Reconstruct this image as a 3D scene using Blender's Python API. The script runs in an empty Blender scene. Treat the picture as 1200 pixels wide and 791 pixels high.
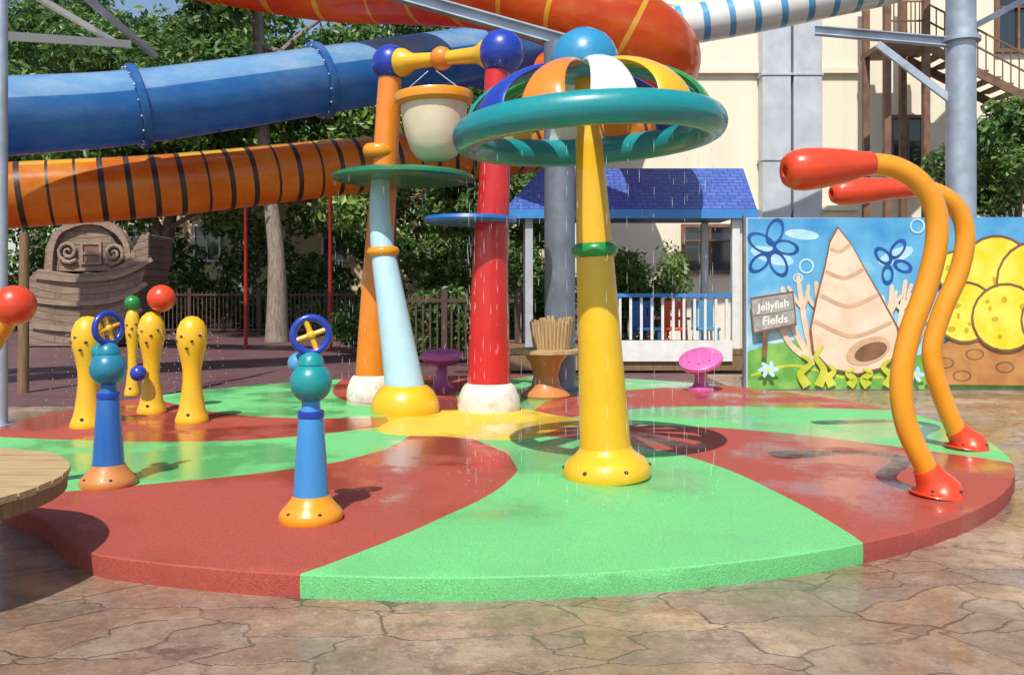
import bpy, bmesh, math, random
from mathutils import Vector, Matrix
random.seed(11)
R=math.radians
S=bpy.context.scene
C=S.collection
F=1000.0; HZ=340.0; H=1.6
def W(px,py,Y): return Vector(((px-600)*Y/F, Y, H-(py-HZ)*Y/F))
ORG={}
# ------------------------------------------------------------------ helpers
def spl(pts,n=8):
    P=[Vector(p) for p in pts]; out=[]
    for i in range(len(P)-1):
        p0=P[max(i-1,0)];p1=P[i];p2=P[i+1];p3=P[min(i+2,len(P)-1)]
        for k in range(n):
            t=k/n
            out.append(.5*((2*p1)+(p2-p0)*t+(2*p0-5*p1+4*p2-p3)*t*t+(3*p1-p0-3*p2+p3)*t**3))
    out.append(P[-1]); return out
def resample(path,step):
    out=[path[0].copy()]; acc=0
    for a,b in zip(path,path[1:]):
        L=(b-a).length; d=step-acc
        while d<=L:
            out.append(a.lerp(b,d/L)); d+=step
        acc=(acc+L)%step
    return out
def lerps(rs,n):
    out=[]
    for i in range(n):
        t=i/(n-1)*(len(rs)-1); k=min(int(t),len(rs)-2); out.append(rs[k]+(rs[k+1]-rs[k])*(t-k))
    return out
def ax(p,d): return Matrix.Translation(Vector(p))@Vector(d).to_track_quat('Z','Y').to_matrix().to_4x4()
class MB:
    def __init__(s): s.v=[];s.f=[];s.m=[];s.mi=0
    def add(s,vs,fs):
        b=len(s.v); s.v+=[Vector(p) for p in vs]; s.f+=[tuple(i+b for i in f) for f in fs]; s.m+=[s.mi]*len(fs); return s
    def box(s,c,d,M=None):
        x,y,z=d[0]/2,d[1]/2,d[2]/2; c=Vector(c)
        vs=[Vector((i*x,j*y,k*z)) for i in(-1,1) for j in(-1,1) for k in(-1,1)]
        vs=[c+((M@v) if M else v) for v in vs]
        return s.add(vs,[(0,1,3,2),(4,6,7,5),(0,4,5,1),(2,3,7,6),(0,2,6,4),(1,5,7,3)])
    def bar(s,a,b,w,h):
        a=Vector(a);b=Vector(b);d=(b-a);L=d.length;d.normalize()
        side=d.cross(Vector((0,0,1)))
        if side.length<.01: side=Vector((1,0,0))
        side.normalize(); up=side.cross(d)
        M=Matrix((side,d,up)).transposed()
        return s.box((a+b)/2,(w,L,h),M)
    def tube(s,path,rad,seg=16,cap=True):
        P=[Vector(p) for p in path]; n=len(P)
        if not isinstance(rad,(list,tuple)): rad=[rad]*n
        if len(rad)!=n: rad=lerps(rad,n)
        T=[(P[min(i+1,n-1)]-P[max(i-1,0)]).normalized() for i in range(n)]
        u=T[0].orthogonal().normalized(); vs=[];fs=[]
        for i in range(n):
            u=(u-T[i]*u.dot(T[i])).normalized(); w=T[i].cross(u)
            for k in range(seg):
                a=2*math.pi*k/seg; vs.append(P[i]+(u*math.cos(a)+w*math.sin(a))*rad[i])
        for i in range(n-1):
            for k in range(seg):
                k2=(k+1)%seg; fs.append((i*seg+k,i*seg+k2,(i+1)*seg+k2,(i+1)*seg+k))
        if cap: fs.append(tuple(range(seg))[::-1]); fs.append(tuple((n-1)*seg+k for k in range(seg)))
        return s.add(vs,fs)
    def lathe(s,prof,c=(0,0,0),seg=36,M=None,close=False):
        M=M or Matrix.Translation(Vector(c)); vs=[];fs=[];n=len(prof)
        for (r,z) in prof:
            r=max(r,.0006)
            for k in range(seg):
                a=2*math.pi*k/seg; vs.append(M@Vector((r*math.cos(a),r*math.sin(a),z)))
        for i in range(n if close else n-1):
            j=(i+1)%n
            for k in range(seg):
                k2=(k+1)%seg; fs.append((i*seg+k,i*seg+k2,j*seg+k2,j*seg+k))
        return s.add(vs,fs)
    def sphere(s,c,r,sc=(1,1,1),seg=28,rings=16):
        c=Vector(c); M=Matrix.Translation(c)@Matrix.Diagonal((sc[0],sc[1],sc[2],1))
        prof=[(r*math.sin(math.pi*i/rings),-r*math.cos(math.pi*i/rings)) for i in range(rings+1)]
        return s.lathe(prof,seg=seg,M=M)
    def torus(s,c,R_,rx,rz=None,seg=48,tseg=16,M=None):
        rz=rz or rx
        prof=[(R_+rx*math.cos(2*math.pi*i/tseg),rz*math.sin(2*math.pi*i/tseg)) for i in range(tseg)]
        return s.lathe(prof,c=c,seg=seg,M=M,close=True)
    def prism(s,pts,y0,y1):
        n=len(pts); vs=[(x,y0,z) for x,z in pts]+[(x,y1,z) for x,z in pts]
        fs=[tuple(range(n)),tuple(range(2*n-1,n-1,-1))]+[(i,(i+1)%n,n+(i+1)%n,n+i) for i in range(n)]
        return s.add(vs,fs)
    def build(s,name,mats,parent=None,smooth=True,ang=38,bevel=0,loc=None,recalc=True):
        org=Vector(loc) if loc is not None else (ORG.get(parent.name,Vector()) if parent else Vector())
        me=bpy.data.meshes.new(name); me.from_pydata([v-org for v in s.v],[],s.f)
        if not isinstance(mats,(list,tuple)): mats=[mats]
        for m in mats: me.materials.append(m)
        me.polygons.foreach_set('material_index',s.m)
        if recalc:
            bm=bmesh.new(); bm.from_mesh(me); bmesh.ops.recalc_face_normals(bm,faces=bm.faces); bm.to_mesh(me); bm.free()
        if smooth:
            me.shade_smooth(); me.set_sharp_from_angle(angle=R(ang))
        o=bpy.data.objects.new(name,me); C.objects.link(o)
        if bevel:
            b=o.modifiers.new('bevel','BEVEL'); b.width=bevel; b.segments=2; b.limit_method='ANGLE'
        if parent: o.parent=parent; ORG[o.name]=org
        else: o.location=org; ORG[o.name]=org
        return o
def tag(o,label=None,cat=None,group=None,kind=None):
    if label:o['label']=label
    if cat:o['category']=cat
    if group:o['group']=group
    if kind:o['kind']=kind
    return o
def thing(name,label,cat,loc=(0,0,0),group=None):
    o=bpy.data.objects.new(name,None); C.objects.link(o); o.location=loc; o.empty_display_size=.1
    ORG[o.name]=Vector(loc); return tag(o,label,cat,group)
# ------------------------------------------------------------------ materials
class NT:
    def __init__(s,name):
        s.m=bpy.data.materials.new(name); s.m.use_nodes=True; s.t=s.m.node_tree
        s.p=s.t.nodes['Principled BSDF']; s.out=s.t.nodes['Material Output']
        s.tc=s.n('ShaderNodeTexCoord'); s.obj=s.tc.outputs['Object']
    def n(s,t,**k):
        x=s.t.nodes.new(t)
        for a,b in k.items(): setattr(x,a,b)
        return x
    def l(s,a,b): s.t.links.new(a,b)
    def noise(s,scale,detail=4,vec=None,rough=.55):
        x=s.n('ShaderNodeTexNoise'); x.inputs['Scale'].default_value=scale; x.inputs['Detail'].default_value=detail; x.inputs['Roughness'].default_value=rough
        s.l(vec or s.obj,x.inputs['Vector']); return x.outputs['Fac']
    def mr(s,v,a,b,c,d):
        x=s.n('ShaderNodeMapRange'); s.l(v,x.inputs[0])
        for i,q in enumerate((a,b,c,d)): x.inputs[i+1].default_value=q
        return x.outputs[0]
    def mix(s,f,a,b,mode='MIX'):
        x=s.n('ShaderNodeMix',data_type='RGBA',blend_type=mode)
        for q,i in((f,0),(a,6),(b,7)):
            if isinstance(q,(int,float)): x.inputs[i].default_value=q
            elif isinstance(q,(tuple,list)): x.inputs[i].default_value=tuple(q)+((1,) if len(q)==3 else ())
            else: s.l(q,x.inputs[i])
        return x.outputs[2]
    def math(s,op,a,b=0):
        x=s.n('ShaderNodeMath',operation=op)
        for i,q in enumerate((a,b)):
            if isinstance(q,(int,float)): x.inputs[i].default_value=q
            else: s.l(q,x.inputs[i])
        return x.outputs[0]
    def ramp(s,v,els):
        x=s.n('ShaderNodeValToRGB'); s.l(v,x.inputs[0]); e=x.color_ramp.elements
        while len(e)<len(els): e.new(.5)
        for q,(p,c) in zip(e,els): q.position=p; q.color=tuple(c)+(1,)
        return x.outputs[0]
    def bump(s,h,strength=.3,dist=.01,prev=None):
        x=s.n('ShaderNodeBump'); x.inputs['Strength'].default_value=strength; x.inputs['Distance'].default_value=dist
        s.l(h,x.inputs['Height'])
        if prev: s.l(prev,x.inputs['Normal'])
        return x.outputs[0]
    def set(s,k,v):
        i=s.p.inputs[k]
        if isinstance(v,(int,float)): i.default_value=v
        elif isinstance(v,(tuple,list)): i.default_value=tuple(v)+((1,) if len(v)==3 else ())
        else: s.l(v,i)
def pm(name,col,rough=.35,metal=0,var=.14,vs=3.0,bump=0,bs=60,coat=0.0,rv=.1):
    t=NT(name); n=t.noise(vs,6)
    d=t.mr(n,.3,.7,1-var,1+var*.5)
    cm=t.mix(1.0,col,(1,1,1),'MULTIPLY'); 
    x=t.n('ShaderNodeVectorMath',operation='SCALE'); t.l(cm,x.inputs[0]); t.l(d,x.inputs['Scale'])
    t.set('Base Color',x.outputs[0]); t.set('Roughness',t.mr(t.noise(vs*4,4),.3,.7,max(rough-rv,.03),rough+rv)); t.set('Metallic',metal)
    if coat: t.set('Coat Weight',coat); t.set('Coat Roughness',.08)
    if bump: t.set('Normal',t.bump(t.noise(bs,3),bump,.01))
    return t.m
def plastic(name,col,rough=.28):
    t=NT(name); n=t.noise(4,6); sc=t.noise(26,6,None,.7)
    c=t.mix(t.mr(n,.32,.7,0,.5),tuple(x*.84 for x in col),tuple(min(1,x*1.07) for x in col))
    c=t.mix(t.mr(sc,.56,.72,0,.35),c,tuple(x*.62+.03 for x in col))
    t.set('Base Color',c); t.set('Roughness',t.mr(sc,.35,.7,rough-.06,rough+.22)); t.set('Coat Weight',.4); t.set('Coat Roughness',.09)
    t.set('Normal',t.bump(t.noise(14,3),.05,.01)); return t.m
M={}
M['yellow']=plastic('yellow_plastic',(.86,.48,.012))
M['amber']=plastic('amber_plastic',(.84,.32,.01))
M['orange']=plastic('orange_plastic',(.82,.24,.012))
M['brownorange']=plastic('faded_orange',(.58,.22,.05),.45)
M['red']=plastic('red_plastic',(.62,.016,.013))
M['redorange']=plastic('red_orange_plastic',(.76,.06,.012))
M['teal']=plastic('teal_plastic',(.008,.28,.30))
M['cap']=plastic('cap_blue_plastic',(.03,.28,.52))
M['green']=plastic('green_plastic',(.012,.26,.05))
M['dkgreen']=plastic('dark_green_plastic',(.012,.20,.09))
M['blue']=plastic('blue_plastic',(.012,.045,.40))
M['midblue']=plastic('mid_blue_plastic',(.02,.14,.48))
M['poleblue']=plastic('light_blue_pole_plastic',(.05,.28,.64))
M['skyblue']=plastic('sky_blue_plastic',(.10,.34,.60))
M['pale']=plastic('pale_blue_plastic',(.46,.70,.78),.35)
M['white']=plastic('white_plastic',(.80,.79,.76))
M['cream']=plastic('cream_plastic',(.80,.68,.48),.4)
M['stonewhite']=pm('white_base_plastic',(.76,.70,.60),.5,var=.35,vs=6,bump=.1,bs=20)
M['pink']=plastic('pink_plastic',(.70,.14,.40))
M['magenta']=plastic('magenta_plastic',(.54,.09,.30))
M['black']=pm('dark_hole',(.05,.03,.015),.7)
M['steel']=pm('galvanised_steel',(.42,.48,.56),.45,metal=.4,var=.3,vs=2,bump=.05)
M['steeldk']=pm('dark_steel',(.20,.23,.28),.45,metal=.4,var=.3,vs=2)
M['duct']=pm('sheet_metal',(.58,.61,.65),.5,metal=.25,var=.2,vs=1.2)
M['iron']=pm('painted_iron',(.085,.045,.032),.5)
M['redpaint']=pm('red_paint',(.40,.025,.02),.4)
M['whitepaint']=pm('white_paint',(.76,.76,.74),.5,var=.12,vs=5)
M['greypaint']=pm('grey_paint',(.42,.43,.46),.5,var=.2,vs=5)
M['bluepaint']=pm('blue_fascia_paint',(.05,.24,.60),.4)
M['brownwood']=pm('dark_stair_wood',(.22,.115,.07),.6,var=.4,vs=4)
def slidemat(name,col,rough,dust_glow=(.5,.5,.5),streak=.25,tl=.3,deep=None):
    t=NT(name); mp=t.n('ShaderNodeMapping'); t.l(t.obj,mp.inputs[0]); mp.inputs['Scale'].default_value=(.6,1,1.8)
    n=t.noise(1.3,7,mp.outputs[0],.65); n2=t.noise(9,5); n3=t.noise(.5,3)
    c=t.mix(t.mr(n3,.36,.64,0,.9),col,deep or tuple(x*.7 for x in col))  # broad deeper tone; on the orange tubes it paints uneven light
    c=t.mix(t.mr(n,.42,.72,0,streak),c,dust_glow); c=t.mix(t.mr(n2,.5,.75,0,.25),c,tuple(x*.6 for x in col))  # greyish dust on the blue tubes, painted glow on the orange ones
    t.set('Base Color',c); t.set('Roughness',t.mr(n,.3,.7,rough,rough+.2)); t.set('Coat Weight',.3); t.set('Coat Roughness',.12)
    tr=t.n('ShaderNodeBsdfTranslucent'); t.l(c,tr.inputs[0]); ms=t.n('ShaderNodeMixShader'); ms.inputs[0].default_value=tl
    t.l(t.p.outputs[0],ms.inputs[1]); t.l(tr.outputs[0],ms.inputs[2]); t.l(ms.outputs[0],t.out.inputs[0]); return t.m
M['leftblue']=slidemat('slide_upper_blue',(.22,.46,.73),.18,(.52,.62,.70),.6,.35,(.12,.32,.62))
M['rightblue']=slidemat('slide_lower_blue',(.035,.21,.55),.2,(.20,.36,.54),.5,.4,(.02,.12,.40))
M['slideorange']=slidemat('slide_orange',(.90,.29,.015),.15,(.92,.54,.10),.55,.45,(.74,.14,.01))
M['slidered']=slidemat('slide_red_orange',(.82,.14,.01),.13,(.88,.36,.06),.4,.4,(.60,.055,.008))
M['slidegold']=slidemat('slide_gold',(.92,.52,.03),.2,(.95,.70,.25),.4)
M['slideband']=pm('slide_dark_band',(.05,.03,.02),.4)
def wood(name,c1,c2,scale=(2,30,30),rough=.6):
    t=NT(name); mp=t.n('ShaderNodeMapping'); t.l(t.obj,mp.inputs[0]); mp.inputs['Scale'].default_value=scale
    g=t.noise(1.6,7,mp.outputs[0],.65); col=t.ramp(g,[(.3,c1),(.7,c2)])
    t.set('Base Color',col); t.set('Roughness',rough); t.set('Normal',t.bump(g,.35,.01)); return t.m
M['tan']=wood('weathered_wood',(.33,.21,.095),(.58,.42,.22))
M['tanv']=wood('upright_wood',(.36,.22,.09),(.60,.43,.22),(30,30,2))
M['post']=wood('post_wood',(.14,.075,.035),(.28,.17,.085),(30,30,2))
def plank(name,c1,c2,gap):
    t=NT(name); sx=t.n('ShaderNodeSeparateXYZ'); t.l(t.obj,sx.inputs[0]); cb=t.n('ShaderNodeCombineXYZ')
    bend=t.math('MULTIPLY',t.math('POWER',t.math('ABSOLUTE',sx.outputs['X']),2.0),-.10)
    t.l(sx.outputs['X'],cb.inputs[0]); t.l(t.math('ADD',sx.outputs['Z'],bend),cb.inputs[1])
    b=t.n('ShaderNodeTexBrick'); t.l(cb.outputs[0],b.inputs['Vector']); b.inputs['Scale'].default_value=1; b.inputs['Brick Width'].default_value=1.5; b.inputs['Row Height'].default_value=.2; b.inputs['Mortar Size'].default_value=.012
    b.inputs['Color1'].default_value=c1+(1,); b.inputs['Color2'].default_value=c2+(1,); b.inputs['Mortar'].default_value=gap+(1,)
    mp=t.n('ShaderNodeMapping'); t.l(t.obj,mp.inputs[0]); mp.inputs['Scale'].default_value=(1.2,8,9); g=t.noise(1.6,7,mp.outputs[0],.65); g2=t.noise(2.2,6,None,.7)
    c=t.mix(t.mr(g,.35,.65,.6,0),b.outputs['Color'],tuple(x*.5 for x in c1)); c=t.mix(t.mr(g2,.45,.65,0,.6),c,tuple(x*.55 for x in c2))
    t.set('Base Color',c); t.set('Roughness',.8); t.set('Normal',t.bump(g,.7,.04,t.bump(b.outputs['Fac'],-.8,.03))); return t.m
M['ship']=plank('ship_timber',(.34,.235,.17),(.25,.17,.12),(.07,.045,.032))
M['shiplt']=wood('ship_trim_timber',(.19,.13,.095),(.37,.27,.20),(2,8,8),.75)
M['bark']=wood('bark',(.12,.09,.07),(.38,.31,.25),(12,12,2.2),.9)
def rubber(name,col):
    t=NT(name)
    sx=t.n('ShaderNodeSeparateXYZ'); t.l(t.obj,sx.inputs[0])
    bias=t.mr(sx.outputs['Y'],5.0,7.0,-.085,.02)
    wn=t.math('ADD',t.noise(.85,4,None,.55),bias); fine=t.noise(30,6,None,.7)
    wet=t.mr(t.math('ADD',wn,t.mr(fine,.3,.7,-.03,.03)),.45,.57,0,1)
    grain=t.noise(110,3,None,.7); blot=t.noise(1.8,6)
    cA=t.mix(t.mr(grain,.35,.65,0,1),tuple(x*.68 for x in col),tuple(min(1,x*1.24) for x in col))
    c=t.mix(t.math('MULTIPLY',wet,.35),cA,col)
    c=t.mix(t.mr(fine,.48,.7,0,.25),c,tuple(min(1,x*.9+.09) for x in col))
    c2=t.mix(t.mr(blot,.38,.7,0,.30),c,tuple(x*.64+.03 for x in col))
    c3=t.mix(t.math('MULTIPLY',wet,.20),c2,tuple(x*.5 for x in col))
    t.set('Base Color',c3)
    t.set('Roughness',t.mr(wet,0,1,.74,.11)); t.set('Specular IOR Level',.5); t.set('Coat Weight',t.math('MULTIPLY',wet,.22)); t.set('Coat Roughness',.05)
    bs=t.n('ShaderNodeBump'); t.l(grain,bs.inputs['Height']); t.l(t.mr(wet,0,1,.7,.10),bs.inputs['Strength']); bs.inputs['Distance'].default_value=.009
    t.set('Normal',t.bump(t.noise(5,4),.07,.02,bs.outputs[0]))
    return t.m
M['padg']=rubber('green_rubber',(.155,.57,.19)); M['padr']=rubber('red_rubber',(.40,.066,.042)); M['pady']=rubber('yellow_rubber',(.80,.54,.045))
def flag(name):
    t=NT(name)
    nz=t.n('ShaderNodeTexNoise'); nz.inputs['Scale'].default_value=1.1; nz.inputs['Detail'].default_value=8; nz.inputs['Roughness'].default_value=.6; t.l(t.obj,nz.inputs['Vector'])
    sb=t.n('ShaderNodeVectorMath',operation='SUBTRACT'); t.l(nz.outputs['Color'],sb.inputs[0]); sb.inputs[1].default_value=(.5,.5,.5)
    sc=t.n('ShaderNodeVectorMath',operation='SCALE'); t.l(sb.outputs[0],sc.inputs[0]); sc.inputs['Scale'].default_value=.38
    ad=t.n('ShaderNodeVectorMath',operation='ADD'); t.l(t.obj,ad.inputs[0]); t.l(sc.outputs[0],ad.inputs[1])
    mp=t.n('ShaderNodeMapping'); t.l(ad.outputs[0],mp.inputs[0]); mp.inputs['Scale'].default_value=(1.25,2.5,1); mp.inputs['Rotation'].default_value=(0,0,.6)
    v1=t.n('ShaderNodeTexVoronoi',distance='MANHATTAN'); v2=t.n('ShaderNodeTexVoronoi',feature='F2',distance='MANHATTAN')
    for v in(v1,v2):
        v.inputs['Scale'].default_value=1.05; t.l(mp.outputs[0],v.inputs['Vector'])
    dist=t.math('SUBTRACT',v2.outputs['Distance'],v1.outputs['Distance'])
    sp=t.n('ShaderNodeSeparateColor'); t.l(v1.outputs['Color'],sp.inputs[0])
    c=t.ramp(sp.outputs[0],[(0,(.25,.17,.125)),(.22,(.44,.315,.215)),(.42,(.30,.245,.21)),(.62,(.50,.335,.20)),(.82,(.36,.21,.14)),(1,(.36,.31,.275))])
    m1=t.noise(2.6,9,None,.72); m2=t.noise(24,7,None,.7); m3=t.noise(8,8,None,.72); m4=t.noise(60,5,None,.7); m5=t.noise(1.3,6,None,.65)
    c=t.mix(t.mr(m1,.46,.62,0,.75),c,(.20,.125,.09)); c=t.mix(t.mr(m1,.32,.44,.6,0),c,(.58,.47,.36)); c=t.mix(t.mr(m5,.54,.66,0,.5),c,(.40,.18,.08)); c=t.mix(t.mr(m3,.5,.64,0,.65),c,(.165,.11,.085)); c=t.mix(t.mr(m2,.52,.68,0,.55),c,(.56,.46,.36)); c=t.mix(t.mr(m4,.5,.7,0,.4),c,(.18,.13,.10))
    jr=t.mr(dist,.006,.034,1,0); jv=t.mr(t.noise(3,4),.36,.6,.3,.9)
    c=t.mix(t.math('MULTIPLY',jr,jv),c,(.07,.045,.035)); 
    wet=t.mr(t.noise(.75,5),.43,.54,0,1)
    c=t.mix(t.math('MULTIPLY',wet,.38),c,(.17,.095,.06)); t.set('Base Color',c)
    t.set('Roughness',t.math('SUBTRACT',t.mr(m3,.3,.7,.6,.42),t.math('MULTIPLY',wet,.36))); t.set('Coat Weight',t.math('MULTIPLY',wet,.3)); t.set('Coat Roughness',.08)
    edge=t.mr(dist,0,.045,0,1)
    hh=t.math('ADD',t.math('MULTIPLY',edge,.6),t.math('MULTIPLY',m3,1.0)); t.set('Normal',t.bump(m2,.3,.012,t.bump(hh,.6,.03))); return t.m
M['flag']=flag('stamped_flagstone')
def paving(name):
    t=NT(name); b=t.n('ShaderNodeTexBrick'); t.l(t.obj,b.inputs['Vector']); b.inputs['Scale'].default_value=1
    b.inputs['Brick Width'].default_value=.4; b.inputs['Row Height'].default_value=.2; b.inputs['Mortar Size'].default_value=.008
    b.inputs['Color1'].default_value=(.13,.06,.07,1); b.inputs['Color2'].default_value=(.18,.085,.085,1); b.inputs['Mortar'].default_value=(.08,.05,.05,1)
    n=t.noise(.9,6); t.set('Base Color',t.mix(t.mr(n,.4,.7,0,.6),b.outputs['Color'],(.085,.05,.055))); t.set('Roughness',t.mr(n,.3,.7,.35,.75)); return t.m
M['paving']=paving('maroon_paving'); M['earth']=pm('earth',(.10,.075,.05),.9,var=.4,vs=.3)
def stucco(name,col):
    t=NT(name); mp=t.n('ShaderNodeMapping'); t.l(t.obj,mp.inputs[0]); mp.inputs['Scale'].default_value=(1.5,1.5,.25)
    n=t.noise(1.2,7,mp.outputs[0]); t.set('Base Color',t.mix(t.mr(n,.4,.75,0,.45),col,tuple(x*.78 for x in col))); t.set('Roughness',.85); t.set('Normal',t.bump(t.noise(60,3),.15,.01)); return t.m
M['wall']=stucco('cream_stucco',(.86,.78,.61)); M['wall2']=stucco('ochre_stucco',(.66,.50,.30))
def shingle(name,c1=(.045,.095,.36),c2=(.075,.14,.46),mo=(.02,.04,.17)):
    t=NT(name); mp=t.n('ShaderNodeMapping'); t.l(t.obj,mp.inputs[0]); mp.inputs['Rotation'].default_value=(R(-50),0,0)
    b=t.n('ShaderNodeTexBrick'); t.l(mp.outputs[0],b.inputs['Vector']); b.inputs['Scale'].default_value=1
    b.inputs['Brick Width'].default_value=.22; b.inputs['Row Height'].default_value=.13; b.inputs['Mortar Size'].default_value=.010
    b.inputs['Color1'].default_value=c1+(1,); b.inputs['Color2'].default_value=c2+(1,); b.inputs['Mortar'].default_value=mo+(1,)
    t.set('Base Color',b.outputs['Color']); t.set('Roughness',.5); t.set('Normal',t.bump(b.outputs['Fac'],.5,.02)); return t.m
M['shingle']=shingle('blue_shingles'); M['rooftile']=shingle('brown_roof_tiles',(.25,.09,.05),(.34,.13,.07),(.1,.04,.02))
def glass(name,col=(.03,.04,.05)):
    t=NT(name); t.set('Base Color',col); t.set('Roughness',.06); t.set('Specular IOR Level',.8); return t.m
M['glass']=glass('window_glass')
def leafmat(name,c1,c2,c3):
    t=NT(name); g=t.n('ShaderNodeNewGeometry'); n=t.noise(.5,3)
    f=t.math('ADD',t.math('MULTIPLY',g.outputs['Random Per Island'],.65),t.mr(n,.35,.65,0,.35))
    c=t.ramp(f,[(0,c1),(.55,c2),(1,c3)]); t.set('Base Color',c); t.set('Roughness',.42)
    tr=t.n('ShaderNodeBsdfTranslucent'); t.l(c,tr.inputs[0]); ms=t.n('ShaderNodeMixShader'); ms.inputs[0].default_value=.36
    t.l(t.p.outputs[0],ms.inputs[1]); t.l(tr.outputs[0],ms.inputs[2]); t.l(ms.outputs[0],t.out.inputs[0]); return t.m
M['leaf']=leafmat('leaf_green',(.028,.065,.018),(.085,.18,.036),(.30,.42,.10))
M['leafd']=leafmat('leaf_dark',(.02,.05,.018),(.058,.125,.03),(.20,.30,.08))
M['leafy']=leafmat('leaf_yellow_green',(.05,.11,.022),(.14,.25,.045),(.40,.50,.14))
def water(name):
    t=NT(name); t.set('Base Color',(.85,.9,.92)); t.set('Roughness',.08)
    tr=t.n('ShaderNodeBsdfTransparent'); ms=t.n('ShaderNodeMixShader'); ms.inputs[0].default_value=.24
    t.l(tr.outputs[0],ms.inputs[1]); t.l(t.p.outputs[0],ms.inputs[2]); t.l(ms.outputs[0],t.out.inputs[0]); return t.m
M['water']=water('falling_water')
# ------------------------------------------------------------------ setting
PC=Vector((-.38,9.6,0)); PR=5.2; PH=.12
g=MB(); g.add([(-250,-60,-.012),(250,-60,-.012),(250,400,-.012),(-250,400,-.012)],[(0,1,2,3)])
tag(g.build('ground',M['earth'],smooth=False),kind='structure')
g=MB(); g.add([(-16,-4,-.004),(16,-4,-.004),(16,16.2,-.004),(-16,16.2,-.004)],[(0,1,2,3)])
tag(g.build('flagstone_path',M['flag'],smooth=False),kind='structure')
g=MB(); g.add([(-30,11.8,0),(-4,11.8,0),(3.6,13.9,0),(3.6,40,0),(-30,40,0)],[(0,1,2,3,4)])
tag(g.build('maroon_pavement',M['paving'],smooth=False),kind='structure')
TB=[(1.0,6),(1.39,13.5),(1.86,18.5),(2.6,17.5),(3.31,12.5),(4.02,7),(4.77,2.4),(5.2,0)]
def bumpdeg(r):
    if r<=TB[0][0]: return TB[0][1]
    for (a,b),(c,d) in zip(TB,TB[1:]):
        if r<=c:
            t=(r-a)/(c-a); return b+(d-b)*t
    return 0
def sstep(x,a,b):
    t=max(0,min(1,(x-a)/(b-a))); return t*t*(3-2*t)
def rimr(deg):      # the rim swings in a little on the near left
    d=((deg+180)%360)-180
    return 5.2-.34*sstep(-d,111,124)*(1-sstep(-d,140,165))
pad=MB(); NS=32; NTH=10*NS
ts=[i/36 for i in range(37)]
prng=random.Random(3)
def ring_pt(deg,t):
    th0=R(deg); ry=1.12+.10*math.cos(5*th0+.6); r0=ry+(5.19-ry)*t; r=ry+(rimr(deg)-.01-ry)*t
    b=R(bumpdeg(r0)*(1-max(0,(t-.985))/.015 if t>.985 else 1)); a=th0+b
    return Vector((PC.x+r*math.cos(a),PC.y+r*math.sin(a),PH))
vs=[];fs=[];ms=[]
for k in range(NTH):
    dg=-62+360*k/NTH; th=R(dg); j=prng.uniform(-.006,.004); rr=rimr(dg)
    for t in ts: vs.append(ring_pt(dg,t))
    for (r,z) in((rr+j,PH-.007),(rr+.003+j*.6,PH*.5),(rr+j,-.01)): vs.append(Vector((PC.x+r*math.cos(th),PC.y+r*math.sin(th),z)))
NR=len(ts)+3
for k in range(NTH):
    k2=(k+1)%NTH; mi=(k//NS)%2
    for i in range(NR-1):
        fs.append((k*NR+i,k*NR+i+1,k2*NR+i+1,k2*NR+i)); ms.append(1-mi)
vs.append(Vector((PC.x,PC.y,PH))); ci=len(vs)-1
for k in range(NTH): fs.append((ci,k*NR,((k+1)%NTH)*NR)); ms.append(2)
pad.v=vs; pad.f=fs; pad.m=ms
tag(pad.build('splash_pad',[M['padg'],M['padr'],M['pady']],ang=30),kind='structure')
def dot(p,r,name,parent,m='black',sc=(1,1,.7)): return MB().sphere(p,r,sc,10,6).build(name,M[m],parent)
# ------------------------------------------------------------------ mushroom fountain
mb_=Vector((.755,6.79,PH))
mush=thing('mushroom_fountain','tall yellow water mushroom with teal ring canopy and coloured ribs','water fountain',mb_)
def L(root): return ORG[root.name]
o=L(mush)
MB().lathe([(.0,0),(.345,0),(.352,.03),(.345,.085),(.31,.14),(.25,.18),(.215,.215),(.205,.24)],o).build('base_flange',M['yellow'],mush)
for a in (-125,-70,-10,60,120,180): dot(o+Vector((.335*math.cos(R(a)),.335*math.sin(R(a)),.09)),.02,'bolt_hole',mush)
MB().lathe([(.205,.235),(.2,.3),(.185,.7),(.168,1.2),(.15,1.7),(.128,2.2),(.108,2.62),(.105,2.68),(.09,2.72),(.085,3.2)],o).build('pole',M['yellow'],mush)
MB().torus(o+Vector((0,0,1.80)),.135,.05,.058).build('collar',M['green'],mush)
MB().torus(o+Vector((0,0,2.735)),.965,.118,.122,72,20).build('canopy_ring',M['teal'],mush)
cols=['white','yellow','green','teal','blue','orange']
def rib(ang,mat):
    u=Vector((math.cos(ang),math.sin(ang),0)); w=Vector((-u.y,u.x,0)); vs=[];fs=[];n=16;sg=14
    for i in range(n):
        t=R(6+80*i/(n-1)); r=.04+.91*math.sin(t); z=2.79+.46*math.cos(t)
        nn=(u*math.sin(t)*.47+Vector((0,0,1))*math.cos(t)*.91).normalized()
        wd=min(.055+.115*(i/(n-1)),max(.02,r*.30)); th=.032
        for k in range(sg):
            a=2*math.pi*k/sg; vs.append(o+u*r+Vector((0,0,z))+w*wd*math.cos(a)+nn*th*math.sin(a))
    for i in range(n-1):
        for k in range(sg): fs.append((i*sg+k,i*sg+(k+1)%sg,(i+1)*sg+(k+1)%sg,(i+1)*sg+k))
    fs.append(tuple(range(sg))); fs.append(tuple((n-1)*sg+k for k in range(sg)))
    MB().add(vs,fs).build('canopy_rib',M[mat],mush)
for k in range(12): rib(R(-84+30*k),cols[k%6])
MB().lathe([(.0,3.16),(.2,3.16),(.255,3.2),(.275,3.27),(.268,3.35),(.235,3.43),(.18,3.50),(.09,3.55),(0,3.565)],o).build('cap',M['cap'],mush)
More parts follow.
